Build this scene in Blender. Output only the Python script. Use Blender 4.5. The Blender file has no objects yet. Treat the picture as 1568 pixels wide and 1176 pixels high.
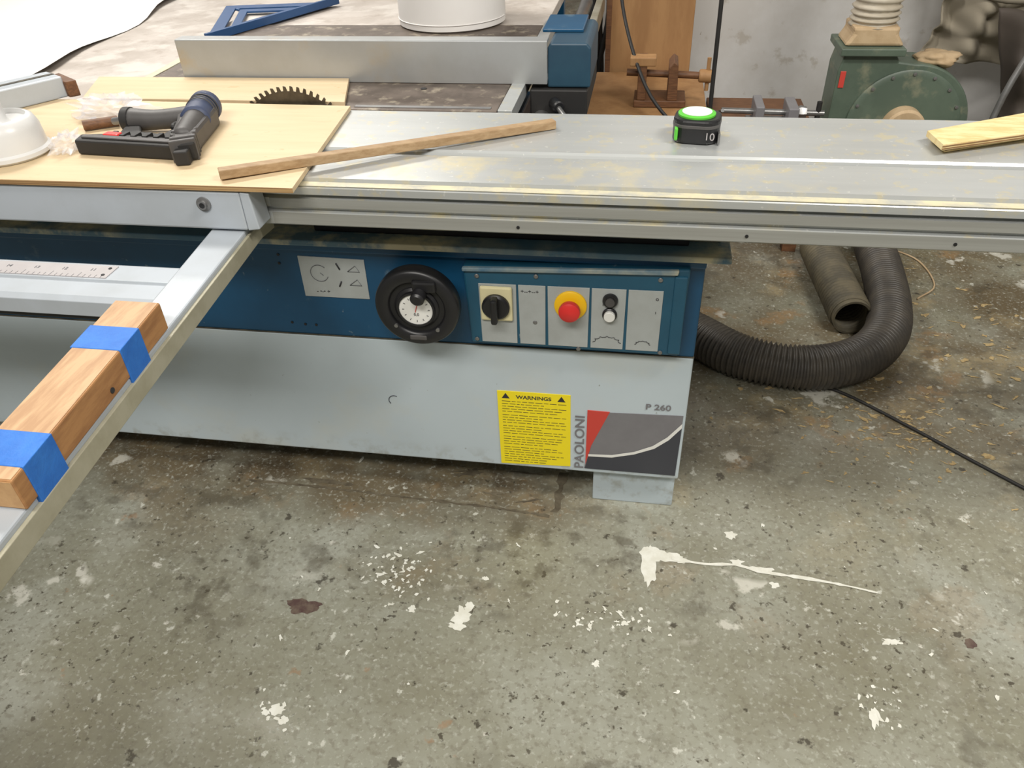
import bpy, math, random
from mathutils import Vector, Matrix, noise
random.seed(7)
C=bpy.context.scene.collection
sc=bpy.context.scene
try: sc.view_settings.view_transform='Standard'
except: pass

# ------------------------------------------------------------ materials
def lin(c):
    return tuple(((x/255)/12.92 if x/255<=.04045 else ((x/255+.055)/1.055)**2.4) for x in c)+(1,)
def mat(name,col,rough=.5,metal=0,noise_amt=.0,noise_scale=8,col2=None,bump=0,spec=.5,alpha=1,trans=0,stretch=None,thr=(.4,.6)):
    m=bpy.data.materials.new(name); m.use_nodes=True; nt=m.node_tree
    b=nt.nodes['Principled BSDF']; b.inputs['Roughness'].default_value=rough; b.inputs['Metallic'].default_value=metal
    b.inputs['Specular IOR Level'].default_value=spec
    b.inputs['Alpha'].default_value=alpha; b.inputs['Transmission Weight'].default_value=trans
    c1=lin(col); c2=lin(col2) if col2 else tuple(x*.8 for x in c1[:3])+(1,)
    geo=nt.nodes.new('ShaderNodeNewGeometry'); mp=nt.nodes.new('ShaderNodeMapping')
    nt.links.new(geo.outputs['Position'],mp.inputs['Vector'])
    if stretch: mp.inputs['Scale'].default_value=stretch
    n=nt.nodes.new('ShaderNodeTexNoise'); n.inputs['Scale'].default_value=noise_scale; n.inputs['Detail'].default_value=6; n.inputs['Roughness'].default_value=.65
    nt.links.new(mp.outputs[0],n.inputs['Vector'])
    r=nt.nodes.new('ShaderNodeMapRange'); r.inputs[1].default_value=thr[0]; r.inputs[2].default_value=thr[1]; r.inputs[4].default_value=max(noise_amt,0)
    nt.links.new(n.outputs[0],r.inputs[0])
    mx=nt.nodes.new('ShaderNodeMix'); mx.data_type='RGBA'; mx.inputs[6].default_value=c1; mx.inputs[7].default_value=c2
    nt.links.new(r.outputs[0],mx.inputs[0]); nt.links.new(mx.outputs[2],b.inputs['Base Color'])
    if bump:
        bp=nt.nodes.new('ShaderNodeBump'); bp.inputs['Strength'].default_value=bump; bp.inputs['Distance'].default_value=.01
        nt.links.new(n.outputs[0],bp.inputs['Height']); nt.links.new(bp.outputs[0],b.inputs['Normal'])
    return m
def add_layer(m,col,scale,thr,amt=1,detail=4,stretch=None,offs=(0,0,0),box=None,mask=None):
    """dirt / dust / painted-shade layer mixed over the base colour, world-position driven; box=(axis,lo,hi) fades it in"""
    nt=m.node_tree; b=nt.nodes['Principled BSDF']; src=b.inputs['Base Color'].links[0].from_socket
    geo=nt.nodes.new('ShaderNodeNewGeometry')
    def nz(scale,thr,amt,detail,offs,stretch):
        mp=nt.nodes.new('ShaderNodeMapping'); mp.inputs['Location'].default_value=offs
        if stretch: mp.inputs['Scale'].default_value=stretch
        nt.links.new(geo.outputs['Position'],mp.inputs['Vector'])
        n=nt.nodes.new('ShaderNodeTexNoise'); n.inputs['Scale'].default_value=scale; n.inputs['Detail'].default_value=detail; n.inputs['Roughness'].default_value=.6
        nt.links.new(mp.outputs[0],n.inputs['Vector'])
        r=nt.nodes.new('ShaderNodeMapRange'); r.inputs[1].default_value=thr[0]; r.inputs[2].default_value=thr[1]; r.inputs[4].default_value=amt
        nt.links.new(n.outputs[0],r.inputs[0]); return r.outputs[0]
    def mul(a_,b__):
        mu=nt.nodes.new('ShaderNodeMath'); mu.operation='MULTIPLY'; nt.links.new(a_,mu.inputs[0]); nt.links.new(b__,mu.inputs[1]); return mu.outputs[0]
    fac=nz(scale,thr,amt,detail,offs,stretch)
    if mask: fac=mul(fac,nz(mask[0],mask[1],1,3,(offs[0]+5,offs[1]-4,0),None))
    for bx in (box or []):
        sx=nt.nodes.new('ShaderNodeSeparateXYZ'); nt.links.new(geo.outputs['Position'],sx.inputs[0])
        r2=nt.nodes.new('ShaderNodeMapRange')
        if bx[1]<bx[2]: r2.inputs[1].default_value=bx[1]; r2.inputs[2].default_value=bx[2]
        else:
            r2.inputs[1].default_value=bx[2]; r2.inputs[2].default_value=bx[1]; r2.inputs[3].default_value=1; r2.inputs[4].default_value=0
        nt.links.new(sx.outputs[bx[0]],r2.inputs[0]); fac=mul(fac,r2.outputs[0])
    mx=nt.nodes.new('ShaderNodeMix'); mx.data_type='RGBA'; nt.links.new(fac,mx.inputs[0]); nt.links.new(src,mx.inputs[6]); mx.inputs[7].default_value=lin(col)
    nt.links.new(mx.outputs[2],b.inputs['Base Color'])
    return m

M={}
M['alu']=mat('aluminium_satin',(186,189,188),.34,.45,.35,2,(168,171,170),stretch=(1,10,10))
add_layer(M['alu'],(216,204,162),11,(.50,.66),.75,8,box=[(1,1.345,1.325)],mask=(2.3,(.42,.56)))
add_layer(M['alu'],(206,196,160),34,(.56,.66),.6,7,offs=(3,3,0))
add_layer(M['alu'],(222,222,216),90,(.66,.70),.5,3,offs=(1,3,0))
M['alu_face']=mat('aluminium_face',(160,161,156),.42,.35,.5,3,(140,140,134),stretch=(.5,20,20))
M['fence']=mat('fence_aluminium',(172,175,176),.35,.5,.5,4,(156,156,152))
add_layer(M['fence'],(178,158,120),7,(.52,.66),.6,7,box=[(0,-.45,-.75)])
M['alu_dirty']=mat('aluminium_dirty',(160,156,142),.5,.3,.8,9,(130,124,104))
M['armside']=mat('arm_side',(170,166,146),.45,.1,.6,14,(148,143,120))
M['dustalu']=mat('aluminium_dusty',(206,198,166),.55,.2,1,14,(172,172,164),thr=(.42,.6))
M['groove']=mat('groove_dark',(64,62,56),.7,.2,.5,30,(110,104,86))
M['blue']=mat('teal_blue_enamel',(22,74,108),.35,0,.5,5,(18,62,92))
add_layer(M['blue'],(110,128,136),14,(.64,.72),.4,8)
add_layer(M['blue'],(120,136,140),50,(.68,.73),.5,5)
M['blue_dusty']=mat('teal_blue_dusty',(66,104,128),.5,0,.7,3,(96,118,128))
add_layer(M['blue_dusty'],(206,196,160),8,(.46,.60),.9,9,mask=(2.0,(.38,.50)))
M['head_blue']=mat('fence_head_blue',(38,70,88),.45,0,.6,9,(28,56,76))
M['blue_panel']=mat('panel_blue',(30,82,106),.4,0,.5,8,(26,70,92))
add_layer(M['blue_panel'],(180,186,184),40,(.66,.73),.6,6)
M['grey']=mat('pale_grey_enamel',(186,198,204),.38,0,.35,2.2,(172,184,190))
add_layer(M['grey'],(120,118,108),60,(.72,.76),.7,4)
add_layer(M['grey'],(196,194,178),3,(.52,.68),.4,6)
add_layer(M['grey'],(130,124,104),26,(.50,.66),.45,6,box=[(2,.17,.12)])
M['greyrail']=mat('grey_powder_rail',(176,183,190),.4,.1,.5,5,(162,167,170))
M['plate']=mat('grey_plate',(170,175,174),.45,.1,.4,20,(156,159,156))
M['plate2']=mat('scale_plate',(178,174,174),.45,.1,.4,20,(166,160,160))
M['black']=mat('black_plastic',(24,24,26),.38,0,.4,12,(34,34,36))
M['blackm']=mat('matte_black',(32,31,30),.6,0,.4,12,(44,42,40))
M['ink']=mat('ink',(45,45,48),.6)
M['inkgrey']=mat('ink_grey',(90,92,96),.6)
M['yellow']=mat('sticker_yellow',(240,220,30),.45,0,.2,30,(228,208,40))
M['yel2']=mat('estop_yellow',(238,190,20),.4)
M['red']=mat('red_button',(205,45,42),.35)
M['redl']=mat('red_label',(196,66,56),.45)
M['labelgrey']=mat('label_grey',(120,119,122),.4,0,.4,20,(110,108,112))
M['labeldark']=mat('label_dark',(58,60,68),.4)
M['white']=mat('white_plastic',(225,225,220),.4,0,.2,8,(210,210,205))
M['cream']=mat('cream_plastic',(214,206,164),.45)
M['castiron']=mat('cast_iron',(108,97,88),.5,.3,1,14,(84,74,66),thr=(.4,.62))
add_layer(M['castiron'],(176,166,146),22,(.54,.66),.7,8)
M['steel']=mat('steel',(140,140,140),.35,.7,.4,20,(110,108,104))
M['bladesteel']=mat('blade_steel',(96,88,74),.45,.6,.8,20,(66,58,48))
M['ply']=mat('birch_plywood',(208,187,152),.6,0,.7,2.2,(197,174,137),stretch=(1.2,14,1),thr=(.38,.62))
add_layer(M['ply'],(176,146,112),5,(.6,.75),.45,8,stretch=(1,6,1))
add_layer(M['ply'],(190,156,112),26,(.64,.70),.5,5)
M['ply2']=mat('pine_plywood',(218,200,150),.6,0,.8,3,(200,172,114),stretch=(5,18,1),thr=(.45,.6))
M['plyedge']=mat('plywood_edge',(176,144,98),.7,0,1,4,(130,98,62),stretch=(1,1,220),thr=(.45,.55))
M['plydark']=mat('plywood_dark_ply',(128,96,60),.7,0,.5,30,(108,80,50))
M['oak']=mat('oak_strip',(166,140,106),.6,0,.8,5,(142,114,80),stretch=(5,14,25))
M['beech']=mat('hardwood_block',(172,126,80),.6,0,.8,5,(144,100,62),stretch=(14,2,14))
M['beechtop']=mat('hardwood_block_top',(194,160,122),.6,0,.8,5,(166,128,92),stretch=(14,2,14))
M['endgrain']=mat('end_grain',(190,152,106),.7,0,.6,60,(170,130,88))
M['tape']=mat('blue_masking_tape',(46,116,200),.6,0,.6,22,(30,96,182),bump=.25)
M['green']=mat('green_enamel',(88,102,88),.45,0,.7,7,(74,88,76))
add_layer(M['green'],(150,146,120),9,(.56,.70),.55,8)
M['tan']=mat('tan_dust',(190,166,132),.7,0,.5,20,(166,140,104))
M['sawdust']=mat('sawdust',(190,168,122),.9,0,.8,60,(154,130,90))
M['ducthose']=mat('white_ducthose',(190,182,166),.55,0,.6,10,(166,154,132))
M['hose']=mat('black_hose',(66,62,57),.45,0,.8,18,(82,76,67))
M['hose2']=mat('dusty_hose',(80,75,62),.7,0,.9,12,(104,96,76))
M['brown']=mat('brown_board',(160,122,80),.65,0,.6,3,(136,98,60),stretch=(5,5,1))
M['darkwood']=mat('old_wood',(112,76,48),.6,0,.9,8,(86,56,34),stretch=(3,25,25))
M['foam']=mat('white_foam',(222,220,217),.7,0,.3,4,(210,206,202))
M['bluesq']=mat('blue_square_plastic',(32,72,118),.45,0,.3,10,(26,60,104))
M['grip']=mat('slate_grip',(60,70,96),.5,0,.3,10,(50,58,82))
M['darkgrey']=mat('dark_grey_plastic',(78,76,75),.5,0,.5,16,(62,60,59))
M['lime']=mat('lime_green',(86,184,56),.45)
M['cloth']=mat('khaki_canvas',(146,138,122),.9,0,.3,3,(126,118,102))
M['cloth2']=mat('charcoal_canvas',(78,70,63),.7,0,.4,4,(60,54,50))
M['clear']=mat('clear_film',(235,235,240),.12,0,0,5,alpha=.28)
M['trans']=mat('translucent_white_plastic',(214,214,212),.3,0,.3,12,(200,200,200))
M['bench']=mat('dusty_bench',(190,182,174),.6,0,1,5,(172,163,154))
add_layer(M['bench'],(150,136,124),16,(.56,.70),.6,8)
add_layer(M['bench'],(216,211,204),7,(.5,.62),.5,9,offs=(5,5,5))
M['paint']=mat('white_paint_spill',(232,232,222),.45,0,.6,30,(210,208,192))
M['scuff']=mat('floor_scuff_dark',(84,76,62),.6,0,.9,22,(112,104,86))
M['stain']=mat('floor_stain',(86,66,62),.45,0,1,40,(110,96,84))
M['wall']=mat('painted_wall',(210,209,207),.7,0,.8,2.5,(194,191,186),bump=.15)
add_layer(M['wall'],(160,150,134),12,(.60,.68),.5,8)
add_layer(M['wall'],(120,96,70),20,(.70,.74),.7,6)
# floor
F=mat('painted_concrete',(150,150,135),.36,0,1,2.3,(135,133,115),bump=.1,thr=(.38,.62))
add_layer(F,(171,173,162),3.1,(.50,.66),.6,9,offs=(3,1,0))
add_layer(F,(121,116,95),1.7,(.48,.62),.6,9,offs=(1,5,0))
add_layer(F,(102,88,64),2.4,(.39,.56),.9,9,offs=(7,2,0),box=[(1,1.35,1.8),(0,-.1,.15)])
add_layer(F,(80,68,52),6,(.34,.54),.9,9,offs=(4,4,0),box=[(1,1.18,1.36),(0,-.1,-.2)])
add_layer(F,(110,98,76),4,(.45,.60),.75,10,offs=(14,4,0),box=[(1,.95,1.25),(0,.1,-.3)])
add_layer(F,(178,162,126),3.4,(.54,.63),.5,9,offs=(9,14,0),box=[(1,1.1,1.6)])
add_layer(F,(150,122,86),5.2,(.58,.65),.7,8,offs=(9,4,0),box=[(1,.9,1.7)])
add_layer(F,(120,115,100),70,(.52,.62),.55,6,offs=(6,6,0))
add_layer(F,(182,183,171),95,(.55,.65),.5,5,offs=(1,6,0))
add_layer(F,(202,202,190),34,(.62,.67),.85,7,offs=(2,2,0),mask=(3,(.42,.52)))
add_layer(F,(214,212,200),13,(.66,.70),.8,10,offs=(5,8,0))
add_layer(F,(212,210,198),8,(.56,.60),.75,12,offs=(15,28,0),mask=(2.6,(.58,.62)))
add_layer(F,(74,68,56),50,(.61,.66),.9,4,offs=(4,9,0),mask=(3.2,(.42,.54)))
add_layer(F,(66,60,50),18,(.645,.68),.85,9,offs=(8,3,0))
add_layer(F,(152,122,92),9,(.68,.71),.6,7,offs=(12,13,0))
add_layer(F,(84,78,64),14,(.50,.60),.6,10,offs=(32,13,0),mask=(2.2,(.51,.60)))
add_layer(F,(84,82,72),3.0,(.34,.55),.55,9,offs=(2,23,0),box=[(0,-.45,-.95),(1,.75,.5)])  # photographer's shadow at the near left, painted into the floor colour
nt=F.node_tree; b=nt.nodes['Principled BSDF']
nn=nt.nodes.new('ShaderNodeTexNoise'); nn.inputs['Scale'].default_value=6; nn.inputs['Detail'].default_value=8
g=nt.nodes.new('ShaderNodeNewGeometry'); nt.links.new(g.outputs['Position'],nn.inputs['Vector'])
rr=nt.nodes.new('ShaderNodeMapRange'); rr.inputs[1].default_value=.35; rr.inputs[2].default_value=.65; rr.inputs[3].default_value=.22; rr.inputs[4].default_value=.44
nt.links.new(nn.outputs[0],rr.inputs[0]); nt.links.new(rr.outputs[0],b.inputs['Roughness'])
M['floor']=F

# ------------------------------------------------------------ geometry helpers
def empty(name,loc=(0,0,0)):
    e=bpy.data.objects.new(name,None); e.location=loc; e.empty_display_size=.1; C.objects.link(e); return e
def add(name,verts,faces,m,parent=None,bevel=0,smooth=False,seg=2):
    me=bpy.data.meshes.new(name); me.from_pydata([tuple(v) for v in verts],[],faces)
    import bmesh
    bm=bmesh.new(); bm.from_mesh(me); bmesh.ops.recalc_face_normals(bm,faces=bm.faces); bm.to_mesh(me); bm.free()
    o=bpy.data.objects.new(name,me); C.objects.link(o); me.materials.append(M[m] if isinstance(m,str) else m)
    if smooth:
        for p in me.polygons: p.use_smooth=True
    if bevel:
        md=o.modifiers.new('b','BEVEL'); md.width=bevel; md.segments=seg; md.limit_method='ANGLE'; md.angle_limit=math.radians(40)
    if parent: o.parent=parent
    return o
def box(name,x0,x1,y0,y1,z0,z1,m,parent=None,bevel=.002,rot=0,piv=None):
    vs=[Vector((x,y,z)) for z in (z0,z1) for y in (y0,y1) for x in (x0,x1)]
    return add(name,vs,[(0,1,3,2),(4,5,7,6),(0,1,5,4),(2,3,7,6),(0,2,6,4),(1,3,7,5)],m,parent,bevel)
def prism(name,poly,a0,a1,axis,m,parent=None,bevel=.001):
    """axis 'x': poly=(y,z); 'y': poly=(x,z); 'z': poly=(x,y)"""
    def P(p,a): return {'x':(a,p[0],p[1]),'y':(p[0],a,p[1]),'z':(p[0],p[1],a)}[axis]
    n=len(poly); vs=[P(p,a0) for p in poly]+[P(p,a1) for p in poly]
    fs=[tuple(range(n)),tuple(range(n,2*n))]+[(i,(i+1)%n,n+(i+1)%n,n+i) for i in range(n)]
    return add(name,vs,fs,m,parent,bevel)
def basis(d):
    d=Vector(d).normalized(); u=Vector((0,0,1)) if abs(d.z)<.9 else Vector((1,0,0))
    a=d.cross(u).normalized(); return a,d.cross(a).normalized(),d
def lathe(name,prof,org,d,m,parent=None,n=40,bevel=0,smooth=True,caps=True):
    a,b,d=basis(d); org=Vector(org); vs=[];fs=[]
    for r,h in prof:
        for i in range(n):
            t=2*math.pi*i/n; vs.append(org+d*h+a*(r*math.cos(t))+b*(r*math.sin(t)))
    for k in range(len(prof)-1):
        for i in range(n): fs.append((k*n+i,k*n+(i+1)%n,(k+1)*n+(i+1)%n,(k+1)*n+i))
    if caps:
        if prof[0][0]>1e-6: fs.append(tuple(range(n)))
        if prof[-1][0]>1e-6: fs.append(tuple(range((len(prof)-1)*n,len(prof)*n)))
    o=add(name,vs,fs,m,parent,bevel,smooth)
    if smooth:
        md=o.modifiers.new('e','EDGE_SPLIT'); md.split_angle=math.radians(38)
    return o
def cyl(name,p0,p1,r,m,parent=None,n=24,r2=None,bev=.0):
    p0=Vector(p0);p1=Vector(p1);L=(p1-p0).length; r2=r if r2 is None else r2
    if bev: pr=[(r-bev,0),(r,bev),(r2,L-bev),(r2-bev,L)]
    else: pr=[(r,0),(r2,L)]
    return lathe(name,pr,p0,p1-p0,m,parent,n)
def ring(name,org,d,r0,r1,h,m,parent=None,n=48):
    return lathe(name,[(r0,0),(r1,0),(r1,h),(r0,h),(r0,0)],org,d,m,parent,n,caps=False)
def cr(pts,step):
    pts=[Vector(p) for p in pts]; P=[pts[0]*2-pts[1]]+pts+[pts[-1]*2-pts[-2]]; out=[]
    for i in range(1,len(P)-2):
        a,b,c,d=P[i-1:i+3]; n=max(2,int((c-b).length/step))
        for k in range(n):
            t=k/n; out.append(.5*((2*b)+(c-a)*t+(2*a-5*b+4*c-d)*t*t+(3*b-a-3*c+d)*t**3))
    out.append(pts[-1]); return out
def sweep(name,pts,r,m,parent=None,step=.02,n=10,caps=True,rf=None,smoothpath=True):
    P=cr(pts,step) if smoothpath else [Vector(p) for p in pts]
    vs=[];fs=[]; prev=None
    for i,p in enumerate(P):
        t=(P[min(i+1,len(P)-1)]-P[max(i-1,0)]).normalized()
        if prev is None: a=basis(t)[0]
        else: a=(prev-t*prev.dot(t)).normalized()
        prev=a; b=t.cross(a); rad=rf(i,len(P)) if rf else r
        for k in range(n):
            w=2*math.pi*k/n; vs.append(p+a*(rad*math.cos(w))+b*(rad*math.sin(w)))
    for i in range(len(P)-1):
        for k in range(n): fs.append((i*n+k,i*n+(k+1)%n,(i+1)*n+(k+1)%n,(i+1)*n+k))
    if caps: fs.append(tuple(range(n))); fs.append(tuple(range((len(P)-1)*n,len(P)*n)))
    return add(name,vs,fs,m,parent,0,True)
def blobpoly(cx,cy,rx,ry,n=28,amp=.35,seed=0,rot=0):
    out=[]; ca,sa=math.cos(rot),math.sin(rot)
    for i in range(n):
        t=2*math.pi*i/n; k=max(.35,1+amp*noise.noise(Vector((math.cos(t)*1.7+seed,math.sin(t)*1.7,seed*.7)))*1.8+amp*.5*random.uniform(-1,1))
        x=rx*k*math.cos(t);y=ry*k*math.sin(t); out.append((cx+x*ca-y*sa,cy+x*sa+y*ca))
    return out
def flats(name,polys,z,m,parent=None):
    vs=[];fs=[]
    for q_,p in enumerate(polys):
        c=(sum(q[0] for q in p)/len(p),sum(q[1] for q in p)/len(p)); k=len(vs); zz=z+q_*.000004; vs.append((c[0],c[1],zz)); vs+=[(q[0],q[1],zz) for q in p]
        for i in range(len(p)): fs.append((k,k+1+i,k+1+(i+1)%len(p)))
    return add(name,vs,fs,m,parent)
def text(name,s,loc,size,m,parent,rot=(90,0,0),align='LEFT',sx=1,bold=.0):
    cu=bpy.data.curves.new(name,'FONT'); cu.body=s; cu.size=size; cu.extrude=.0002; cu.align_x=align; cu.offset=bold
    o=bpy.data.objects.new(name,cu); o.location=loc; o.rotation_euler=[math.radians(a) for a in rot]; o.scale=(sx,1,1); cu.materials.append(M[m]); C.objects.link(o)
    o.parent=parent; return o

# ------------------------------------------------------------ room shell
floor=box('floor',-8,5,-3,9.5,-.05,0,'floor',bevel=0)
box('wall_back',-.27,5,3.6,3.75,0,3.4,'wall',bevel=0)
box('wall_partition',-.27,-.15,3.76,9.4,0,3.4,'wall',bevel=0)
box('wall_far',-8,-.15,9.4,9.5,0,3.4,'wall',bevel=0)
# paint marks on floor
sp=empty('paint_spill'); P=[]
P+=[blobpoly(.080,1.165,.017,.052,30,.22,1.3),blobpoly(.088,1.20,.026,.022,24,.3,2.3),blobpoly(.125,1.195,.030,.014,24,.3,4.1),blobpoly(.155,1.188,.016,.007,18,.3,5)]
pts=[(.13,1.192),(.2,1.184),(.27,1.190),(.33,1.178),(.42,1.172),(.5,1.163),(.565,1.152)]
cp=[(v.x,v.y) for v in cr([(a,b,0) for a,b in pts],.012)]
L1=[];L2=[]
for i,(x,y) in enumerate(cp):
    w=.0045*(1-.3*i/40)*random.uniform(.5,1.5); L1.append((x,y+w));L2.append((x,y-w))
vs=[(x,y,.0018) for x,y in L1]+[(x,y,.0018) for x,y in L2]; n=len(L1)
add('splash_streak',vs,[(i,i+1,n+i+1,n+i) for i in range(n-1)],'paint',sp)
for cx,cy,rx,ry in [(-.314,.975,.022,.022),(-.318,.950,.018,.012),(-.303,1.00,.010,.012),(.268,1.28,.012,.011),(.33,1.186,.02,.007),(.275,1.2,.012,.008),(.56,1.03,.014,.007),(.35,1.145,.008,.008),(-.62,.72,.016,.010),(-.60,.70,.01,.008),(-.64,.71,.008,.006),(.575,1.03,.012,.006),(-.28,1.08,.008,.006),(-.02,.90,.009,.006),(-.42,.98,.009,.008),(.50,.86,.012,.02)]:
    P.append(blobpoly(cx,cy,rx,ry,20,.45,cx*9))
for i in range(190):
    t=random.random()
    if t<.35: cx,cy=random.gauss(-.47,.045),random.gauss(1.08,.04)
    elif t<.58: cx,cy=random.gauss(0,.06),random.gauss(1.01,.02)
    elif t<.66: cx,cy=random.gauss(-.62,.04),random.gauss(.72,.02)
    elif t<.74: cx,cy=random.gauss(.5,.03),random.gauss(.88,.03)
    else: cx,cy=random.uniform(-.9,.9),random.uniform(.5,1.5)
    r=random.uniform(.0012,.0042); P.append(blobpoly(cx,cy,r*random.uniform(.7,2.4),r,9,.6,i,random.uniform(0,3)))
flats('spill_blobs',P,.001,'paint',sp)
sd=empty('sawdust_scatter')
flats('dust_flecks',[blobpoly(random.gauss(.72,.16),random.gauss(1.72,.10),random.uniform(.002,.014),random.uniform(.0015,.006),10,.7,i,random.uniform(-.8,.8)) for i in range(150)]+[blobpoly(random.gauss(1.15,.12),random.gauss(2.1,.25),random.uniform(.003,.02),random.uniform(.002,.009),10,.7,i,random.uniform(-.8,.8)) for i in range(70)],.0007,'sawdust',sd)
st=empty('floor_stain')
flats('dark_stain',[blobpoly(-.66,.955,.035,.020,34,.25,3),blobpoly(.72,1.047,.012,.012,14,.2,5)],.0008,'stain',st)
def ragged(pts,w):
    a=[];b=[]
    for v in cr([(x,y,0) for x,y in pts],.015):
        a.append((v.x,v.y+w*random.uniform(.2,1.2))); b.append((v.x,v.y-w*random.uniform(.2,1.2)))
    return a+b[::-1]
def raggedstrip(nm,pts,w,m,par,vert=False):
    P_=cr([(x,y,0) for x,y in pts],.012); n=len(P_); vs=[]
    for s in (1,-1):
        for v in P_:
            k=w*random.uniform(.15,1.3)*s; vs.append((v.x+(k if vert else 0),v.y+(0 if vert else k),.0009))
    add(nm,vs,[(i,i+1,n+i+1,n+i) for i in range(n-1)],m,par)
raggedstrip('scuff_streak',[(-.95,1.312),(-.75,1.312),(-.5,1.303),(-.3,1.296),(-.16,1.286)],.005,'scuff',st)
raggedstrip('scuff_streak_b',[(-.140,1.44),(-.143,1.38),(-.146,1.30)],.013,'scuff',st,True)
flats('scuff_marks',[blobpoly(random.uniform(-1.2,-.2),random.uniform(1.32,1.5),random.uniform(.008,.04),random.uniform(.003,.010),16,.7,i,random.uniform(-.3,.3)) for i in range(24)],.0008,'scuff',st)

# ------------------------------------------------------------ sliding table saw
S=empty('sliding_table_saw')
box('cabinet_lower',-1.9,.135,1.33,1.78,.115,.46,'grey',S,.004)
box('cabinet_upper',-1.9,.135,1.33,1.78,.461,.695,'blue',S,.004)
box('seam',-1.9,.1355,1.3296,1.34,.4590,.4615,'groove',S,0)
box('top_flange',-1.9,.177,1.298,1.62,.693,.706,'blue_dusty',S,.003)
box('flange_lip',-1.9,.135,1.316,1.33,.672,.693,'blue',S,.003)
box('foot',-.062,.131,1.357,1.47,0,.115,'grey',S,.003)
box('foot_rear',-1.75,-1.55,1.357,1.47,0,.115,'grey',S,.003)
box('machine_base',-1.2,-.32,1.78,2.25,.05,.72,'blue',S,.005)
box('carriage_rail',-1.9,.16,1.36,1.52,.706,.785,'alu_dirty',S,.003)
box('carriage_painted_shadow',-.64,.10,1.340,1.36,.706,.74,'black',S,.003)  # black strip painting the shade beneath the sliding table, no machine part
x0,x1=-1.85,2.3
prof=[(1.232,.785),(1.206,.785),(1.200,.789),(1.200,.812),(1.208,.815),(1.208,.819),(1.200,.822),(1.200,.839),(1.210,.841),(1.210,.845),(1.196,.848),(1.196,.860),(1.200,.8635),(1.216,.8635),(1.218,.870),
 (1.338,.870),(1.338,.864),(1.341,.861),(1.350,.861),(1.350,.849),(1.362,.849),(1.362,.861),(1.364,.866),(1.368,.870),
 (1.585,.870),(1.588,.867),(1.588,.79),(1.56,.785)]
prism('sliding_table',prof,x0,x1,'x','alu',S,0)
box('front_lip_dust',x0,x1,1.197,1.2155,.8632,.8642,'dustalu',S,0)
box('slot_strip',x0,x1,1.3392,1.349,.8612,.8625,'dustalu',S,0)
box('slot_shadow',x0,x1,1.3505,1.3615,.8492,.852,'black',S,0)
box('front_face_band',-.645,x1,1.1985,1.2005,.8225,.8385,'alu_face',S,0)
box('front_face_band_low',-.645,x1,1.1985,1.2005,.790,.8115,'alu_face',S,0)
for i,x in enumerate([-.2,.18,.5,.9]):
    cyl('groove_screw_%d'%i,(x,1.1975,.80),(x,1.2,.80),.003,'black',S,10)
box('main_table',-1.21,-.305,1.60,2.38,.835,.868,'castiron',S,.002)
box('main_table_edge_strip',-.303,-.272,1.60,2.42,.84,.870,'alu',S,.001)
box('main_table_left_edge',-1.235,-1.212,1.60,2.42,.82,.869,'dustalu',S,.001)
box('insert_plate',-.62,-.32,1.612,1.625,.868,.8692,'steel',S,0)
cyl('table_screw',(-.50,1.75,.867),(-.50,1.75,.8695),.007,'black',S,16)
box('extension_table',-1.31,-.30,2.384,3.3,.83,.862,'bench',S,.002)
for x in (-1.25,-.38): box('extension_leg_%d'%(x<-1),x,x+.05,3.2,3.25,0,.83,'blue',S,.002)
prism('rip_fence_face',[(1.792,.869),(1.80,.869),(1.80,.955),(1.83,.955),(1.83,.962),(1.794,.962),(1.792,.960)],-1.11,-.222,'x','fence',S,.0006)
prism('rip_fence_foot',[(1.80,.869),(1.86,.869),(1.86,.875),(1.80,.875)],-1.10,-.222,'x','fence',S,.0006)
cyl('fence_knob_a',(-.80,1.85,.875),(-.80,1.85,.90),.012,'black',S)
cyl('fence_knob_b',(-.44,1.85,.875),(-.44,1.85,.90),.012,'black',S)
prism('fence_head',[(-.222,.86),(-.222,.945),(-.215,.955),(-.135,.955),(-.125,.945),(-.125,.86)],1.80,2.04,'y','head_blue',S,.004)
prism('fence_head_top',[(-.245,.955),(-.245,.963),(-.15,.963),(-.15,.955)],1.90,2.05,'y','blue',S,.002)
box('fence_slide',-.262,-.13,1.79,2.1,.80,.858,'blackm',S,.004)
cyl('fence_round_rail',(-.235,1.56,.79),(-.235,3.1,.79),.022,'steel',S)
lathe('rail_end_cap',[(.0,0),(.026,.002),(.028,.03),(.024,.032)],(-.235,1.56,.79),(0,1,0),'black',S)
cyl('fence_lever',(-.195,1.76,.83),(-.125,1.62,.80),.006,'steel',S)
cyl('fence_lever_knob',(-.205,1.78,.832),(-.19,1.75,.83),.014,'black',S,bev=.003)
box('rail_bracket',-.27,-.20,1.60,1.66,.70,.775,'blackm',S,.003)
box('side_rail',-.20,-.175,2.05,3.2,.74,.80,'alu_dirty',S,.003)
R=.146; cx,cz,by=-.76,.766,1.601
vs=[];T=60
for i in range(T):
    for k,(da,rr_) in enumerate([(0,R-.009),(.15,R-.009),(.3,R),(.62,R+.0015),(.72,R-.009)]):
        t=2*math.pi*(i+da)/T; vs.append((cx+rr_*math.cos(t),cz+rr_*math.sin(t)))
prism('saw_blade',vs,by,by+.003,'y','bladesteel',S,0)
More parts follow.
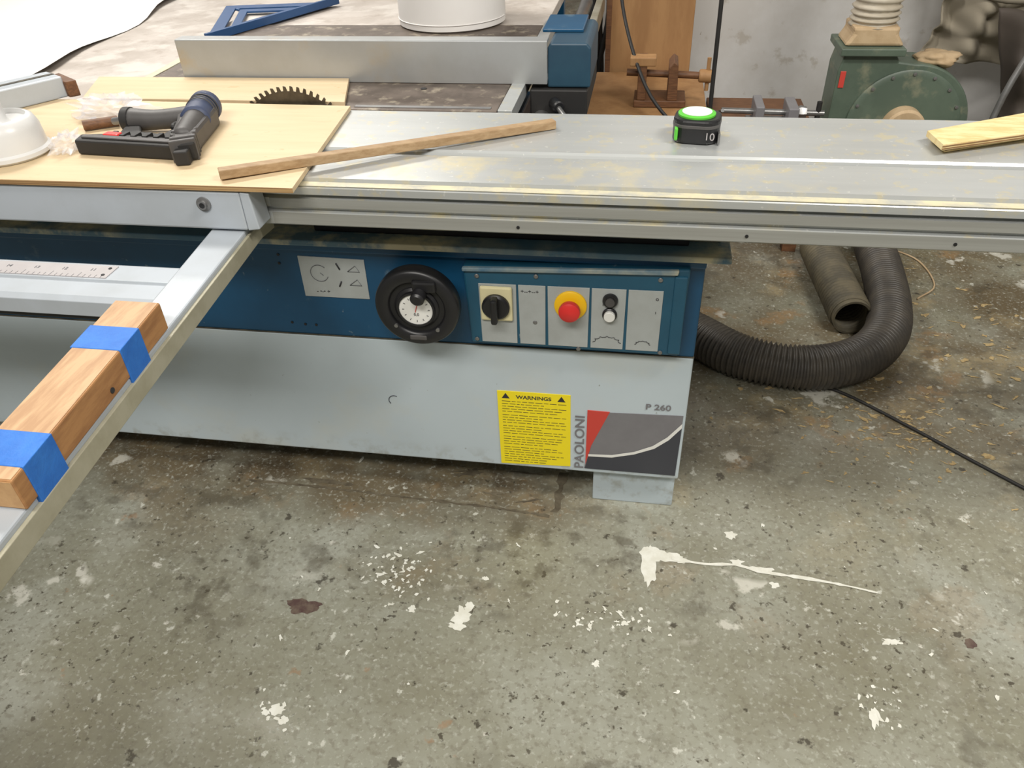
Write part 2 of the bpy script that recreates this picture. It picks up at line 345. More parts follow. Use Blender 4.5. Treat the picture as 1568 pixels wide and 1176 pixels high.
# handwheel
HW=Vector((-.416,1.262,.594))
def tor(name,c,d,R,rx,ry,m,parent,n=64,k=16):
    a,b,d=basis(d); c=Vector(c); vs=[];fs=[]
    q=lambda v:math.copysign(abs(v)**.6,v)
    for i in range(n):
        t=2*math.pi*i/n; e=a*math.cos(t)+b*math.sin(t)
        for j in range(k):
            w=2*math.pi*j/k; vs.append(c+e*(R+rx*q(math.cos(w)))+d*(ry*q(math.sin(w))))
    for i in range(n):
        for j in range(k): fs.append((i*k+j,i*k+(j+1)%k,((i+1)%n)*k+(j+1)%k,((i+1)%n)*k+j))
    return add(name,vs,fs,m,parent,0,True)
tor('handwheel_rim',HW,(0,-1,0),.070,.0155,.019,'black',S)
lathe('handwheel_dish',[(.066,.010),(.060,-.006),(.045,-.006),(.045,.012),(.040,.016),(.0,.016)],HW,(0,-1,0),'black',S,48)
lathe('handwheel_gauge',[(.034,.0155),(.034,.018),(.0,.018)],HW,(0,-1,0),'white',S,40)
ring('gauge_bezel',HW+Vector((0,-.0165,0)),(0,-1,0),.034,.038,.004,'black',S)
for i in range(12):
    t=2*math.pi*i/12; p=HW+Vector((.028*math.cos(t),-.0185,.028*math.sin(t)))
    q=HW+Vector((.024*math.cos(t),-.0185,.024*math.sin(t))); cyl('gauge_tick_%d'%i,p,q,.0006,'ink',S,6)
cyl('gauge_needle',HW+Vector((-.002,-.0188,-.006)),HW+Vector((.006,-.0188,.02)),.0008,'redl',S,6)
text('gauge_digits','0,0',tuple(HW+Vector((0,-.0186,-.014))),.009,'ink',S,align='CENTER')
cyl('handwheel_shaft',HW+Vector((0,.01,0)),HW+Vector((0,.07,0)),.018,'black',S)
cyl('crank_knob',HW+Vector((.012,-.012,.040)),HW+Vector((.012,-.046,.036)),.014,'black',S,bev=.004)
box('crank_arm',HW.x-.002,HW.x+.046,HW.y-.026,HW.y-.014,HW.z+.042,HW.z+.066,'black',S,.005)
box('wheel_clamp_tab',HW.x-.02,HW.x+.016,HW.y-.02,HW.y-.012,HW.z-.072,HW.z-.060,'darkgrey',S,.003)
cyl('wheel_dot_a',HW+Vector((-.045,-.016,-.04)),HW+Vector((-.045,-.020,-.04)),.004,'steel',S,12)
cyl('wheel_dot_b',HW+Vector((.04,-.016,-.045)),HW+Vector((.04,-.020,-.045)),.004,'steel',S,12)
# control panel
py=1.300
prism('control_box',[(-.330,.664),(.106,.678),(.101,.482),(-.322,.486)],py+.0,1.331,'y','blue_panel',S,.004)
prism('control_lid',[(-.330,.664),(.085,.678),(.083,.668),(-.330,.656)],py-.007,py+.003,'y','blue_dusty',S,.002)
box('control_side_cap',.078,.103,py-.004,py+.003,.488,.664,'blue_panel',S,.003)
cols=[(-.300,-.2245),(-.2205,-.1665),(-.1625,-.0805),(-.0765,-.010),(-.006,.060)]
def tz(x): return .629+.002*(x+.3)/.36
for i,(a,b_) in enumerate(cols):
    prism('control_plate_%d'%i,[(a,tz(a)),(b_,tz(b_)),(b_-.001,.492),(a+.001,.492)],py-.002,py,'y','plate',S,.0006)
for i,(x,z) in enumerate([(-.302,.645),(-.185,.650),(.052,.655),(.064,.49),(-.31,.497),(-.188,.545),(-.1,.487)]):
    lathe('panel_screw_%d'%i,[(.0045,0),(.0045,.002),(.003,.003),(0,.003)],(x,py-.0005,z),(0,-1,0),'steel',S,14)
box('isolator_base',-.297,-.232,py-.010,py-.002,.548,.626,'cream',S,.004)
lathe('isolator_disc',[(.028,0),(.028,.006),(.024,.010),(0,.010)],(-.265,py-.010,.583),(0,-1,0),'black',S)
box('isolator_grip',-.2715,-.2585,py-.040,py-.018,.556,.612,'black',S,.004,0)
lathe('estop_ring',[(.032,0),(.032,.004),(.029,.006),(0,.006)],(-.117,py-.002,.590),(0,-1,0),'yel2',S)
lathe('estop_button',[(.012,0),(.012,.012),(.020,.014),(.0215,.020),(.0205,.027),(.014,.031),(0,.032)],(-.117,py-.006,.590),(0,-1,0),'red',S)
lathe('start_bezel',[(.015,0),(.015,.005),(.013,.008),(.0,.008)],(-.040,py-.002,.606),(0,-1,0),'black',S)
lathe('start_button',[(.009,0),(.009,.010),(0,.010)],(-.040,py-.004,.606),(0,-1,0),'darkgrey',S)
lathe('stop_bezel',[(.0145,0),(.0145,.004),(.012,.006),(.0,.006)],(-.040,py-.002,.574),(0,-1,0),'black',S)
lathe('stop_button',[(.011,0),(.011,.011),(.010,.012),(0,.012)],(-.040,py-.003,.574),(0,-1,0),'white',S)
for i,(x,z,s) in enumerate([(-.216,.612,'+--+--+'),(.046,.61,'o'),(.047,.58,'ı'),(-.055,.592,'ı')]):
    text('panel_symbol_%d'%i,s,(x,py-.0025,z),.012,'ink',S)
def saw_icon(nm,cx,cz,w,h):
    pts=[]
    for i in range(25):
        t=math.pi*i/24; k=1+(.18 if i%4==0 else 0); pts.append((cx+w*k*math.cos(t),py-.0026,cz+h*k*math.sin(t)))
    sweep(nm,pts,.0006,'ink',S,.003,5,smoothpath=False)
saw_icon('blade_icon_a',-.043,.507,.024,.013); saw_icon('blade_icon_b',.028,.507,.013,.008)
# mode plate
prism('instruction_plate',[(-.683,.655),(-.541,.652),(-.542,.560),(-.684,.560)],1.328,1.331,'y','plate',S,.0005)
sweep('instruction_arc',[(-.642+.019*math.cos(t),1.3272,.617+.019*math.sin(t)) for t in [i*math.pi/8 for i in range(2,16)]],.0006,'inkgrey',S,.004,6)
cyl('instruction_centre',(-.640,1.3272,.618),(-.634,1.3272,.612),.0006,'inkgrey',S,6)
sweep('instruction_arrow',[(-.602,1.3270,.642),(-.596,1.3270,.628)],.0016,'ink',S,.006,6)
sweep('instruction_arrow_b',[(-.597,1.3270,.600),(-.603,1.3270,.588)],.0016,'ink',S,.006,6)
text('instruction_text','- •-• +',(-.656,1.3275,.570),.012,'ink',S)
for dz in (0,.032):
    sweep('instruction_wedge',[(-.580,1.3270,.592+dz),(-.562,1.3270,.606+dz),(-.554,1.3270,.592+dz),(-.580,1.3270,.592+dz)],.0006,'inkgrey',S,.05,6,smoothpath=False)
for i,(x,z) in enumerate([(-.725,.655),(-.727,.635),(-.70,.487),(-.675,.487),(-.73,.49),(-.48,.475)]):
    cyl('rivet_%d'%i,(x,1.3285,z),(x,1.331,z),.003,'black',S,10)
sweep('crescent_mark',[(-.523+.014*math.cos(t),1.3292,.290+.014*math.sin(t)) for t in [math.pi*(.35+i*.125) for i in range(8)]],.0009,'labeldark',S,.003,6)
# yellow sticker
prism('warning_sticker',[(-.281,.341),(-.117,.341),(-.115,.130),(-.280,.123)],1.3285,1.3301,'y','yellow',S,0)
text('warning_title','WARNINGS',(-.199,1.3283,.322),.0135,'ink',S,align='CENTER',bold=.0003,sx=1.1)
for sx in (-.262,-.137):
    prism('warning_triangle',[(sx-.009,.321),(sx+.009,.321),(sx,.336)],1.3281,1.3284,'y','ink',S,0)
z=.313; wv_=[];wf=[]
for i in range(24):
    if i in (5,9,13,17): z-=.0030
    w=random.choice([.09,.12,.138,.142,.142]); x=-.271
    while x<-.271+w:
        l=random.uniform(.006,.02); xa=min(x+l,-.126); k=len(wv_)
        wv_+=[(x,1.3282,z-.0007),(xa,1.3282,z-.0007),(xa,1.3282,z+.0007),(x,1.3282,z+.0007)]; wf.append((k,k+1,k+2,k+3)); x+=l+.003
    z-=.0073
add('warning_words',wv_,wf,'ink',S)
# maker label
prism('label_grey_field',[(-.045,.300),(.129,.306),(.127,.128),(-.083,.128)],1.3287,1.3302,'y','labelgrey',S,0)
prism('label_red',[(-.079,.303),(-.030,.302),(-.068,.200),(-.080,.14)],1.3282,1.3301,'y','redl',S,0)
up=[(-.074,.174),(-.02,.177),(.03,.192),(.07,.214),(.10,.243),(.129,.285)]; lo=[(-.074,.167),(-.02,.169),(.03,.184),(.074,.206),(.104,.235),(.129,.272)]
def strip(nm,U,L_,y0,m):
    n=len(U); vs=[(p[0],y0,p[1]) for p in U]+[(p[0],y0,p[1]) for p in L_]
    add(nm,vs,[(i,i+1,n+i+1,n+i) for i in range(n-1)],m,S)
strip('label_swoosh',up,lo,1.3278,'white')
strip('label_dark_field',lo,[(-.081,.128),(-.02,.128),(.03,.128),(.074,.128),(.104,.128),(.127,.128)],1.3281,'labeldark')
text('maker_text','PAOLONI',(-.085,1.3285,.126),.030,'labelgrey',S,rot=(90,-90,0),bold=.0004,sx=1.24)
text('size_text','P 260',(.046,1.3285,.318),.021,'labelgrey',S,bold=.0004,sx=1.15)
# crosscut frame
box('outrigger_beam',-1.9,-.672,1.150,1.198,.797,.868,'greyrail',S,.004)
prism('outrigger_beam_end',[(-.672,.868),(-.655,.866),(-.650,.80),(-.672,.797)],1.150,1.198,'y','greyrail',S,.002)
lathe('beam_bolt',[(.013,0),(.013,.003),(.008,.004),(.008,.008),(0,.008)],(-.742,1.150,.845),(0,-1,0),'steel',S,24)
lathe('beam_bolt_hole',[(.005,0),(0,0.0005)],(-.742,1.1415,.845),(0,-1,0),'black',S,16)
def ax(Y,off): return -.700-.092*(Y-1.25)+off
prism('outrigger_arm',[(-.752,1.205),(-.686,1.205),(-.603,.20),(-.652,.20)],.750,.793,'z','greyrail',S,.003)
prism('outrigger_arm_side_flange',[(-.686,1.205),(-.680,1.25),(-.675,1.25),(-.680,1.205),(-.597,.20),(-.603,.20)],.756,.785,'z','armside',S,.001)
# scale rail
prism('scale_rail',[(.945,.735),(1.055,.735),(1.055,.770),(1.048,.773),(1.0,.773),(.998,.768),(.955,.768),(.945,.762)],-1.9,-.745,'x','greyrail',S,.001)
prism('scale_strip',[(1.003,.7725),(1.043,.7725),(1.043,.7745),(1.003,.7745)],-1.9,-.865,'x','plate2',S,0)
for i in range(70):
    x=-1.6+i*.0105
    h=.008 if i%5 else .014
    box('tick_%d'%i,x,x+.0006,1.003,1.003+h,.7745,.7748,'inkgrey',S,0)
for i in range(5): text('scale_num_%d'%i,str(15-i),(-1.12+i*.053,1.024,.7747),.011,'inkgrey',S,rot=(0,0,0))
for i,y in enumerate((1.012,1.034)): cyl('scale_rivet_%d'%i,(-.875,y,.7742),(-.875,y,.7755),.003,'black',S,10)
prism('rail_end_bracket',[(-.746,.945),(-.746,1.055),(-.735,1.055),(-.722,.985),(-.718,.945)],.735,.769,'z','alu_dirty',S,.002)
box('rail_bottom_painted_shadow',-1.9,-.76,.955,1.045,.722,.735,'black',S,.002)  # black strip standing in for the shadow line under the rail

# ------------------------------------------------------------ wood block with tape
W=empty('taped_wood_block')
def wb(name,Ya,Yb,o0,o1,z0_,z1_,m,bev=.001):
    return prism(name,[(ax(Ya,o0),Ya),(ax(Ya,o1),Ya),(ax(Yb,o1),Yb),(ax(Yb,o0),Yb)],z0_,z1_,'z',m,W,bev)
wb('block',.485,.842,-.062,.007,.7935,.836,'beech',.002)
wb('block_top_face',.487,.840,-.060,.005,.836,.8366,'beechtop',0)
wb('block_end_face',.4844,.4852,-.060,.005,.796,.834,'endgrain',0)
wb('tape_a',.722,.775,-.0635,.0085,.782,.8375,'tape',.001)
wb('tape_b',.505,.560,-.0635,.0085,.776,.8375,'tape',.001)
cyl('screw_hole',(ax(.68,.0072),.68,.805),(ax(.68,.0082),.68,.805),.004,'ink',W,12)

# ------------------------------------------------------------ plywood sheets
pw=empty('plywood_sheet')
prism('sheet',[(-.572,1.148),(-.617,1.583),(-1.275,1.597),(-1.42,1.60),(-1.42,1.144)],.871,.880,'z','ply',pw,.0004)
prism('sheet_edge',[(-.5715,1.1472),(-1.42,1.1432),(-1.42,1.144),(-.572,1.148)],.8712,.8796,'z','plyedge',pw,0)
pw2=empty('plywood_offcut')
prism('sheet',[(-.640,1.612),(-.690,1.788),(-1.33,1.780),(-1.265,1.612)],.870,.879,'z','ply',pw2,.0004)
ws=empty('oak_strip')
A=Vector((-.712,1.172,.8836));B=Vector((-.172,1.498,.8708)); d=(B-A).normalized(); nrm=Vector((-d.y,d.x,0)).normalized()
vs=[]
for p in (A,B):
    for s in (-.010,.010):
        for h in (0,.016): vs.append(p+nrm*s+Vector((0,0,h)))
add('strip',vs,[(0,1,3,2),(4,5,7,6),(0,1,5,4),(2,3,7,6),(0,2,6,4),(1,3,7,5)],'oak',ws,.0015)
oc=empty('plywood_offcut_stack')
prism('offcut_bottom',[(.520,1.410),(.86,1.575),(.83,1.635),(.512,1.468)],.8705,.880,'z','ply2',oc,.0005)
prism('offcut_top',[(.508,1.392),(.86,1.545),(.83,1.645),(.500,1.462)],.8805,.891,'z','ply2',oc,.0005)
for i,z in enumerate((.8820,.8862)): prism('ply_layer_%d'%i,[(.507,1.3910),(.86,1.5440),(.86,1.545),(.508,1.392)],z,z+.0022,'z','plydark',oc,0)
prism('ply_layer_lower',[(.5195,1.4090),(.86,1.5740),(.86,1.575),(.520,1.410)],.8740,.8765,'z','plydark',oc,0)

# ------------------------------------------------------------ tape measure
tm=empty('tape_measure')
def rrp(cx,cy,w,h,r,rot,n=6):
    o=[]
    for sx,sy,a0 in ((1,1,0),(-1,1,90),(-1,-1,180),(1,-1,270)):
        for k in range(n+1):
            t=math.radians(a0+90*k/n); x=sx*(w/2-r)+r*math.cos(t); y=sy*(h/2-r)+r*math.sin(t)
            c,s=math.cos(rot),math.sin(rot); o.append((cx+x*c-y*s,cy+x*s+y*c))
    return o
tc=(.098,1.458); ro=math.radians(-8)
prism('case',rrp(*tc,.084,.076,.026,ro),.871,.914,'z','black',tm,.004)
prism('case_band',rrp(*tc,.0855,.0775,.026,ro),.899,.905,'z','darkgrey',tm,.001)
lathe('label_ring',[(.034,0),(.034,.003),(.031,.0045),(0,.0045)],(tc[0]-.002,tc[1]+.002,.914),(0,0,1),'lime',tm)
lathe('label_disc',[(.027,0),(.027,.001),(0,.001)],(tc[0]-.002,tc[1]+.002,.9187),(0,0,1),'white',tm)
box('lime_corner',.057,.063,1.420,1.445,.878,.900,'lime',tm,.002)
text('size_mark','10',(.110,1.4170,.881),.019,'plate2',tm,rot=(90,0,-8))
box('hook',.135,.139,1.42,1.44,.872,.892,'steel',tm,.0005)

# ------------------------------------------------------------ nail gun (lying on plywood)
ng=empty('brad_nailer')
Z=.8805
def rbox(name,p,q,w,h,m,z=Z,bev=.006):
    p=Vector((p[0],p[1],0));q=Vector((q[0],q[1],0)); d=(q-p).normalized(); n_=Vector((-d.y,d.x,0)); vs=[]
    for zz in (z,z+h):
        for (e,s) in ((p,-1),(p,1),(q,-1),(q,1)):
            v=e+n_*(s*w/2); vs.append((v.x,v.y,zz))
    return add(name,vs,[(0,1,3,2),(4,5,7,6),(0,1,5,4),(2,3,7,6),(0,2,6,4),(1,3,7,5)],m,ng,bev,seg=3)
prism('head_housing',[(-.905,1.455),(-.862,1.470),(-.842,1.44),(-.822,1.34),(-.808,1.272),(-.842,1.262),(-.862,1.30),(-.885,1.36),(-.905,1.40)],Z,Z+.040,'z','darkgrey',ng,.008)
sweep('driver_cylinder',[(-.872,1.44,Z+.030),(-.860,1.39,Z+.030),(-.845,1.33,Z+.030),(-.834,1.285,Z+.028)],.024,'darkgrey',ng,.01,20,rf=lambda i,n:.025-.006*i/n)
sweep('grip_sleeve',[(-.877,1.455,Z+.029),(-.868,1.415,Z+.029),(-.858,1.38,Z+.029)],.0285,'grip',ng,.01,20)
lathe('exhaust_cap',[(.0,0),(.020,0),(.028,.004),(.031,.012),(.031,.026),(.027,.030)],(-.882,1.480,Z+.031),(.24,-1,0),'grip',ng,28)
for i in range(3): ring('cap_groove_%d'%i,(-.876+.003*i,1.452-.012*i,Z+.031),(.24,-1,0),.0285,.0298,.003,'darkgrey',ng,28)
rbox('nose_housing',(-.846,1.32),(-.814,1.248),.044,.036,'blackm')
rbox('nose_tip',(-.818,1.255),(-.811,1.228),.026,.026,'blackm',bev=.003)
for i in range(4):
    rbox('nose_rib_%d'%i,(-.842+.008*i,1.310-.018*i),(-.838+.008*i,1.303-.018*i),.046,.040,'darkgrey',bev=.002)
sweep('handle',[(-.865,1.415,Z+.026),(-.905,1.408,Z+.026),(-.955,1.400,Z+.024),(-1.01,1.398,Z+.024)],.02,'darkgrey',ng,.01,18,rf=lambda i,n:.024-.005*math.sin(math.pi*i/n))
lathe('handle_end_cap',[(.018,0),(.024,.004),(.024,.018),(.018,.022)],(-1.0,1.398,Z+.024),(-1,-.03,0),'blackm',ng,24)
cyl('air_fitting',(-1.018,1.398,Z+.024),(-1.046,1.397,Z+.020),.007,'steel',ng)
prism('magazine',[(-.815,1.286),(-.812,1.250),(-1.045,1.268),(-1.052,1.302),(-.99,1.310)],Z,Z+.028,'z','blackm',ng,.004)
prism('magazine_cover',[(-.83,1.274),(-.83,1.259),(-1.035,1.277),(-1.035,1.291)],Z+.028,Z+.032,'z','darkgrey',ng,.0015)
prism('frame_web',[(-.985,1.300),(-1.01,1.385),(-.985,1.392),(-.955,1.345),(-.905,1.335),(-.90,1.37),(-.875,1.37),(-.85,1.27)],Z+.004,Z+.020,'z','blackm',ng,.003)
for i in range(6):
    x=-.86-.024*i; rbox('magazine_rib_%d'%i,(x,1.296+.0014*i),(x-.010,1.2966+.0014*i),.022,.031,'blackm',bev=.001)
rbox('red_latch',(-.965,1.294),(-.998,1.298),.018,.033,'red',bev=.003)
sweep('trigger',[(-.888,1.395,Z+.022),(-.902,1.378,Z+.022),(-.896,1.362,Z+.022)],.006,'blackm',ng,.004,8)
def crumple(name,c,rx,ry,rz,m,seed,amp=.45,parent=None,n=22,k=14,fs_=2.2,flat=True):
    vs=[];fs=[]
    for j in range(k+1):
        ph=math.pi*j/k
        for i in range(n):
            t=2*math.pi*i/n; d=Vector((math.sin(ph)*math.cos(t),math.sin(ph)*math.sin(t),math.cos(ph)))
            a=1+amp*noise.noise(d*fs_+Vector((seed,seed*2,0)))+amp*.5*noise.noise(d*fs_*2.7+Vector((seed,0,3)))
            z_=d.z*a*rz
            if flat: z_=max(z_,-rz*.55)
            vs.append((c[0]+d.x*a*rx,c[1]+d.y*a*ry,c[2]+z_))
    for j in range(k):
        for i in range(n): fs.append((j*n+i,j*n+(i+1)%n,(j+1)*n+(i+1)%n,(j+1)*n+i))
    return add(name,vs,fs,m,parent,0,not flat)
pb=empty('plastic_bag')
crumple('film_a',(-1.10,1.475,.897),.075,.038,.028,'clear',2.3,.9,pb,26,14,3.4)
crumple('film_b',(-1.078,1.29,.893),.018,.035,.02,'clear',5.1,.9,pb,20,12,3.4)
wd=empty('wood_dowel'); cyl('dowel',(-1.115,1.395,.891),(-1.06,1.43,.891),.010,'darkwood',wd)
jar=empty('plastic_spool')
lathe('base',[(0,0),(.070,0),(.076,.005),(.076,.012),(.071,.016),(.069,.05),(.062,.066),(.055,.070),(.052,.070),(.050,.062),(.024,.060),(.020,.066),(.019,.14),(.016,.142),(0,.142)],(-1.186,1.262,.8803),(0,0,1),'trans',jar,48)
cf=empty('crosscut_fence')
prism('fence_bar',[(-1.300,1.615),(-1.365,1.655),(-1.60,1.30),(-1.535,1.26)],.8805,.925,'z','greyrail',cf,.003)
prism('fence_bar_groove',[(-1.328,1.630),(-1.338,1.636),(-1.57,1.285),(-1.56,1.279)],.925,.9262,'z','groove',cf,0)
prism('fence_wood_end',[(-1.275,1.625),(-1.355,1.68),(-1.365,1.656),(-1.292,1.608)],.8805,.915,'z','darkwood',cf,.002)

# ------------------------------------------------------------ blue square, foam roll
sq=empty('rafter_square')
a=Vector((-1.245,2.165));b_=Vector((-1.40,2.62)); c_=Vector((-1.035,2.68)); z0_=.8695
cen=(a+b_+c_)/3
def tri(s): return [tuple(cen+(p-cen)*s) for p in (a,b_,c_)]
o3=tri(1);i3=tri(.70);j3=tri(.56);k3=tri(.34)
def ringtri(name,O,I,z0,z1):
    vs=[(p[0],p[1],z) for z in (z0,z1) for p in O+I]; fs=[]
    for i in range(3):
        j=(i+1)%3; fs+=[(i,j,3+j,3+i),(6+i,6+j,9+j,9+i),(i,j,6+j,6+i),(3+i,3+j,9+j,9+i)]
    return add(name,vs,fs,'bluesq',sq,.001)
ringtri('outer_frame',o3,i3,z0_,z0_+.006); ringtri('inner_frame',j3,k3,z0_,z0_+.006)
for p,q in zip(i3,j3):
    cyl('rib',(p[0],p[1],z0_+.003),(q[0],q[1],z0_+.003),.005,'bluesq',sq,8)
e=(c_-a).normalized(); nn_=Vector((-e.y,e.x))*-.012
prism('fence_lip',[tuple(a),tuple(c_),tuple(c_+nn_),tuple(a+nn_)],z0_,z0_+.022,'z','bluesq',sq,.001)
fr=empty('foam_roll')
pr=[(0,0),(.150,0),(.157,.004),(.158,.03),(.156,.12),(.158,.22),(.157,.30),(.15,.304),(.05,.304),(.045,.300),(.045,.2),(0,.2)]
lathe('roll',pr,(-.582,2.425,.8685),(0,0,1),'foam',fr,72)
sweep('roll_wrap_edge',[(-.582+.1585*math.cos(t),2.425+.1585*math.sin(t),.8685+.02) for t in [math.pi+i*.12 for i in range(27)]],.0015,'foam',fr,.02,6)
bn=empty('work_bench')
box('bench_top',-4.8,-1.33,1.86,5.6,.70,.74,'bench',bn,.004)
for i,(x,y) in enumerate([(-4.7,1.95),(-1.42,1.95),(-4.7,5.5),(-1.42,5.5)]): box('bench_leg_%d'%i,x-.04,x+.04,y-.04,y+.04,0,.70,'darkwood',bn,.003)
fsn=empty('foam_sheet'); vs=[];fs=[]; nx,ny=44,30
for j in range(ny+1):
    for i in range(nx+1):
        u=i/nx;v=j/ny; y=1.90+v*2.9
        xr=-1.90-.09*(y-2.2)-.06*max(0,y-2.6)**1.3+.02*math.sin(y*9)
        x=-4.5+u*(xr+4.5)
        edge=min(1,(1-u)*7)
        h=(.035+.10*math.sin(u*4.0+1.5*v)**2+.05*noise.noise(Vector((u*3,v*4,1))))*edge
        vs.append((x,y,.7415+max(.001,h)+.02*(1-edge)*(.5+.5*math.sin(y*6))))
for j in range(ny):
    for i in range(nx): fs.append((j*(nx+1)+i,j*(nx+1)+i+1,(j+1)*(nx+1)+i+1,(j+1)*(nx+1)+i))
add('sheet',vs,fs,'foam',fsn,0,True)

# ------------------------------------------------------------ hoses and cable
def hose(name,pts,r,m,pitch=.011,parent=None,amp=.10,caps=True):
    return sweep(name,pts,r,m,parent,pitch/4,20,caps,rf=lambda i,n:r*(1+amp*(math.cos(i*math.pi/2)-.4)))
dh=empty('dust_hose')
hose('hose_body',[(-.30,2.16,.20),(-.05,2.20,.11),(.10,2.12,.066),(.20,2.03,.066),(.33,1.922,.066),(.50,1.885,.066),(.655,1.945,.066),(.76,2.08,.066),(.81,2.26,.066),(.838,2.50,.066),(.85,2.70,.066),(.86,2.80,.075)],.063,'hose',.014,dh,amp=.09)
dh2=empty('dust_hose')
o_=hose('hose_body',[(.685,2.20,.060),(.675,2.35,.060),(.662,2.55,.060),(.655,2.68,.060)],.057,'hose2',.016,dh2,caps=False,amp=.10)
md=o_.modifiers.new('s','SOLIDIFY'); md.thickness=.004; md.offset=-1
ring('hose_cuff',(.6865,2.182,.060),(-.07,1,0),.052,.0585,.03,'hose2',dh2)
pc=empty('power_cable')
sweep('cable',[(.572,1.885,.0045),(.64,1.84,.0045),(.774,1.716,.0045),(.88,1.612,.0045),(.979,1.518,.0045),(1.15,1.36,.0045),(1.5,1.12,.0045)],.0045,'blackm',pc,.02,8)
yc=empty('yellow_cord'); sweep('cord',[(.93,2.8,.004),(1.02,2.70,.004),(1.03,2.52,.004),(.95,2.42,.004)],.003,'tan',yc,.02,6)

# ------------------------------------------------------------ dust collector
dc=empty('dust_collector')
cxd,czd=.905,.42
poly=[]
for i in range(40):
    t=math.radians(90-i*(270/39)); r=.205+.045*i/39
    poly.append((cxd+r*math.cos(t),czd+r*math.sin(t)))
poly+= [(cxd-.25,.60),(cxd-.238,.655),(cxd-.07,.655),(cxd-.055,.632)]
prism('volute',poly,2.93,3.10,'y','green',dc,.006)
prism('outlet_flange',[(cxd-.258,.656),(cxd-.258,.680),(cxd-.050,.680),(cxd-.050,.656)],2.90,3.12,'y','green',dc,.003)
lathe('side_flange',[(.19,0),(.19,.010),(.184,.014),(.168,.014),(.10,.022),(.0,.024)],(cxd,2.93,czd),(0,-1,0),'green',dc,56)
for i in range(16):
    t=2*math.pi*i/16; lathe('flange_bolt_%d'%i,[(.006,0),(.006,.005),(0,.006)],(cxd+.177*math.cos(t),2.916,czd+.177*math.sin(t)),(0,-1,0),'steel',dc,8)
lathe('inlet_collar',[(.068,.02),(.068,.070),(.060,.078),(.0,.078)],(cxd-.005,2.93,czd+.005),(0,-1,0),'tan',dc,40)
lathe('motor',[(.09,0),(.095,.02),(.095,.22),(.08,.25),(0,.25)],(cxd,3.10,czd),(0,1,0),'green',dc,36)
box('stand',cxd-.25,cxd+.25,2.90,3.35,.0,.10,'green',dc,.005)
box('stand_post',cxd-.06,cxd+.06,3.11,3.23,.10,.34,'green',dc,.004)
box('stand_post_front',cxd-.12,cxd+.12,2.95,3.08,.10,.24,'green',dc,.004)
prism('cloth_transition',[(cxd-.245,.681),(cxd-.222,.72),(cxd-.228,.742),(cxd-.075,.742),(cxd-.08,.72),(cxd-.052,.681)],2.93,3.09,'y','tan',dc,.01)
hose('outlet_hose',[(cxd-.15,3.01,.735),(cxd-.148,3.01,.85),(cxd-.13,3.02,1.1),(cxd-.08,3.03,1.6),(cxd-.0,3.05,2.1)],.078,'ducthose',.022,dc,amp=.08)
box('warning_tag',cxd-.240,cxd-.222,2.926,2.9305,.545,.60,'redl',dc,.001)
crumple('dust_heap',(.99,3.0,.630),.070,.06,.026,'tan',4,.3,dc,30,16,1.6,False)
bp_=empty('brace_pole'); sweep('pole',[(1.17,2.90,.0),(1.20,2.92,.46),(1.27,2.95,.72),(1.36,2.97,1.1)],.011,'steel',bp_,.05,10)
def drape(name,x0,x1,yc,ztop,zbot,m,seed,parent,folds=6,depth=.05,slump=.05):
    vs=[];fs=[];n=90;k=40
    for j in range(k+1):
        v=j/k
        for i in range(n+1):
            u=i/n; gather=1-.22*math.sin(math.pi*v*.9)
            x=(x0+x1)/2+(u-.5)*(x1-x0)*gather+.02*math.sin(v*7+seed)
            w=noise.noise(Vector((u*3.1,v*2.2,seed)))
            y=yc-depth*(math.sin(u*folds*2*math.pi+seed+3*v+2*w)*(.4+.6*v)) -.10*math.sin(math.pi*u) +.05*noise.noise(Vector((u*7,v*9,seed+4)))-.06*math.sin(math.pi*v)*(.5+w)
            z_=ztop-(ztop-zbot)*v-slump*math.sin(math.pi*u)*(1-v)+.03*noise.noise(Vector((u*6,v*4,seed+9)))
            vs.append((x,y,z_))
    for j in range(k):
        for i in range(n): fs.append((j*(n+1)+i,j*(n+1)+i+1,(j+1)*(n+1)+i+1,(j+1)*(n+1)+i))
    o=add(name,vs,fs,m,parent,0,True); md=o.modifiers.new('s','SOLIDIFY'); md.thickness=.006
    return o
bg=empty('canvas_dust_bag'); drape('bag_cloth',1.03,1.75,3.45,1.02,.52,'cloth',1.0,bg,4,.045,.12)
bg2=empty('canvas_dust_bag'); drape('bag_cloth',1.24,1.95,3.22,.74,.03,'cloth2',4.0,bg2,5,.04,.05)
sc_=empty('canvas_strap'); sweep('strap',[(1.05,3.36,.95),(1.15,3.33,.80),(1.30,3.27,.76),(1.5,3.24,.82),(1.7,3.3,1.0)],.016,'cloth',sc_,.03,8)

# ------------------------------------------------------------ tool bench + board + vises
tb=empty('tool_bench')
box('top',-.20,.215,2.70,3.25,.47,.505,'brown',tb,.003)
box('low_shelf',.24,.60,2.72,3.2,.40,.425,'darkwood',tb,.003)
for i,(x,y) in enumerate([(-.17,2.74),(.19,2.74),(-.17,3.2),(.19,3.2),(.57,2.76),(.57,3.16)]): box('leg_%d'%i,x-.025,x+.025,y-.025,y+.025,0,.40 if x>.4 else .47,'darkwood',tb,.002)
bd=empty('backing_board'); box('panel',-.165,.165,3.27,3.29,.0,1.15,'brown',bd,.002); box('panel_edge_strip',-.17,-.15,3.262,3.27,.0,1.15,'darkwood',bd,.001)
wv=empty('wooden_vise')
box('base',-.04,.14,2.80,2.93,.506,.530,'darkwood',wv,.003)
box('rear_jaw',-.03,.0,2.80,2.92,.530,.66,'darkwood',wv,.004)
prism('front_jaw',[(.075,.53),(.075,.64),(.09,.66),(.105,.65),(.11,.53)],2.80,2.92,'y','darkwood',wv,.003)
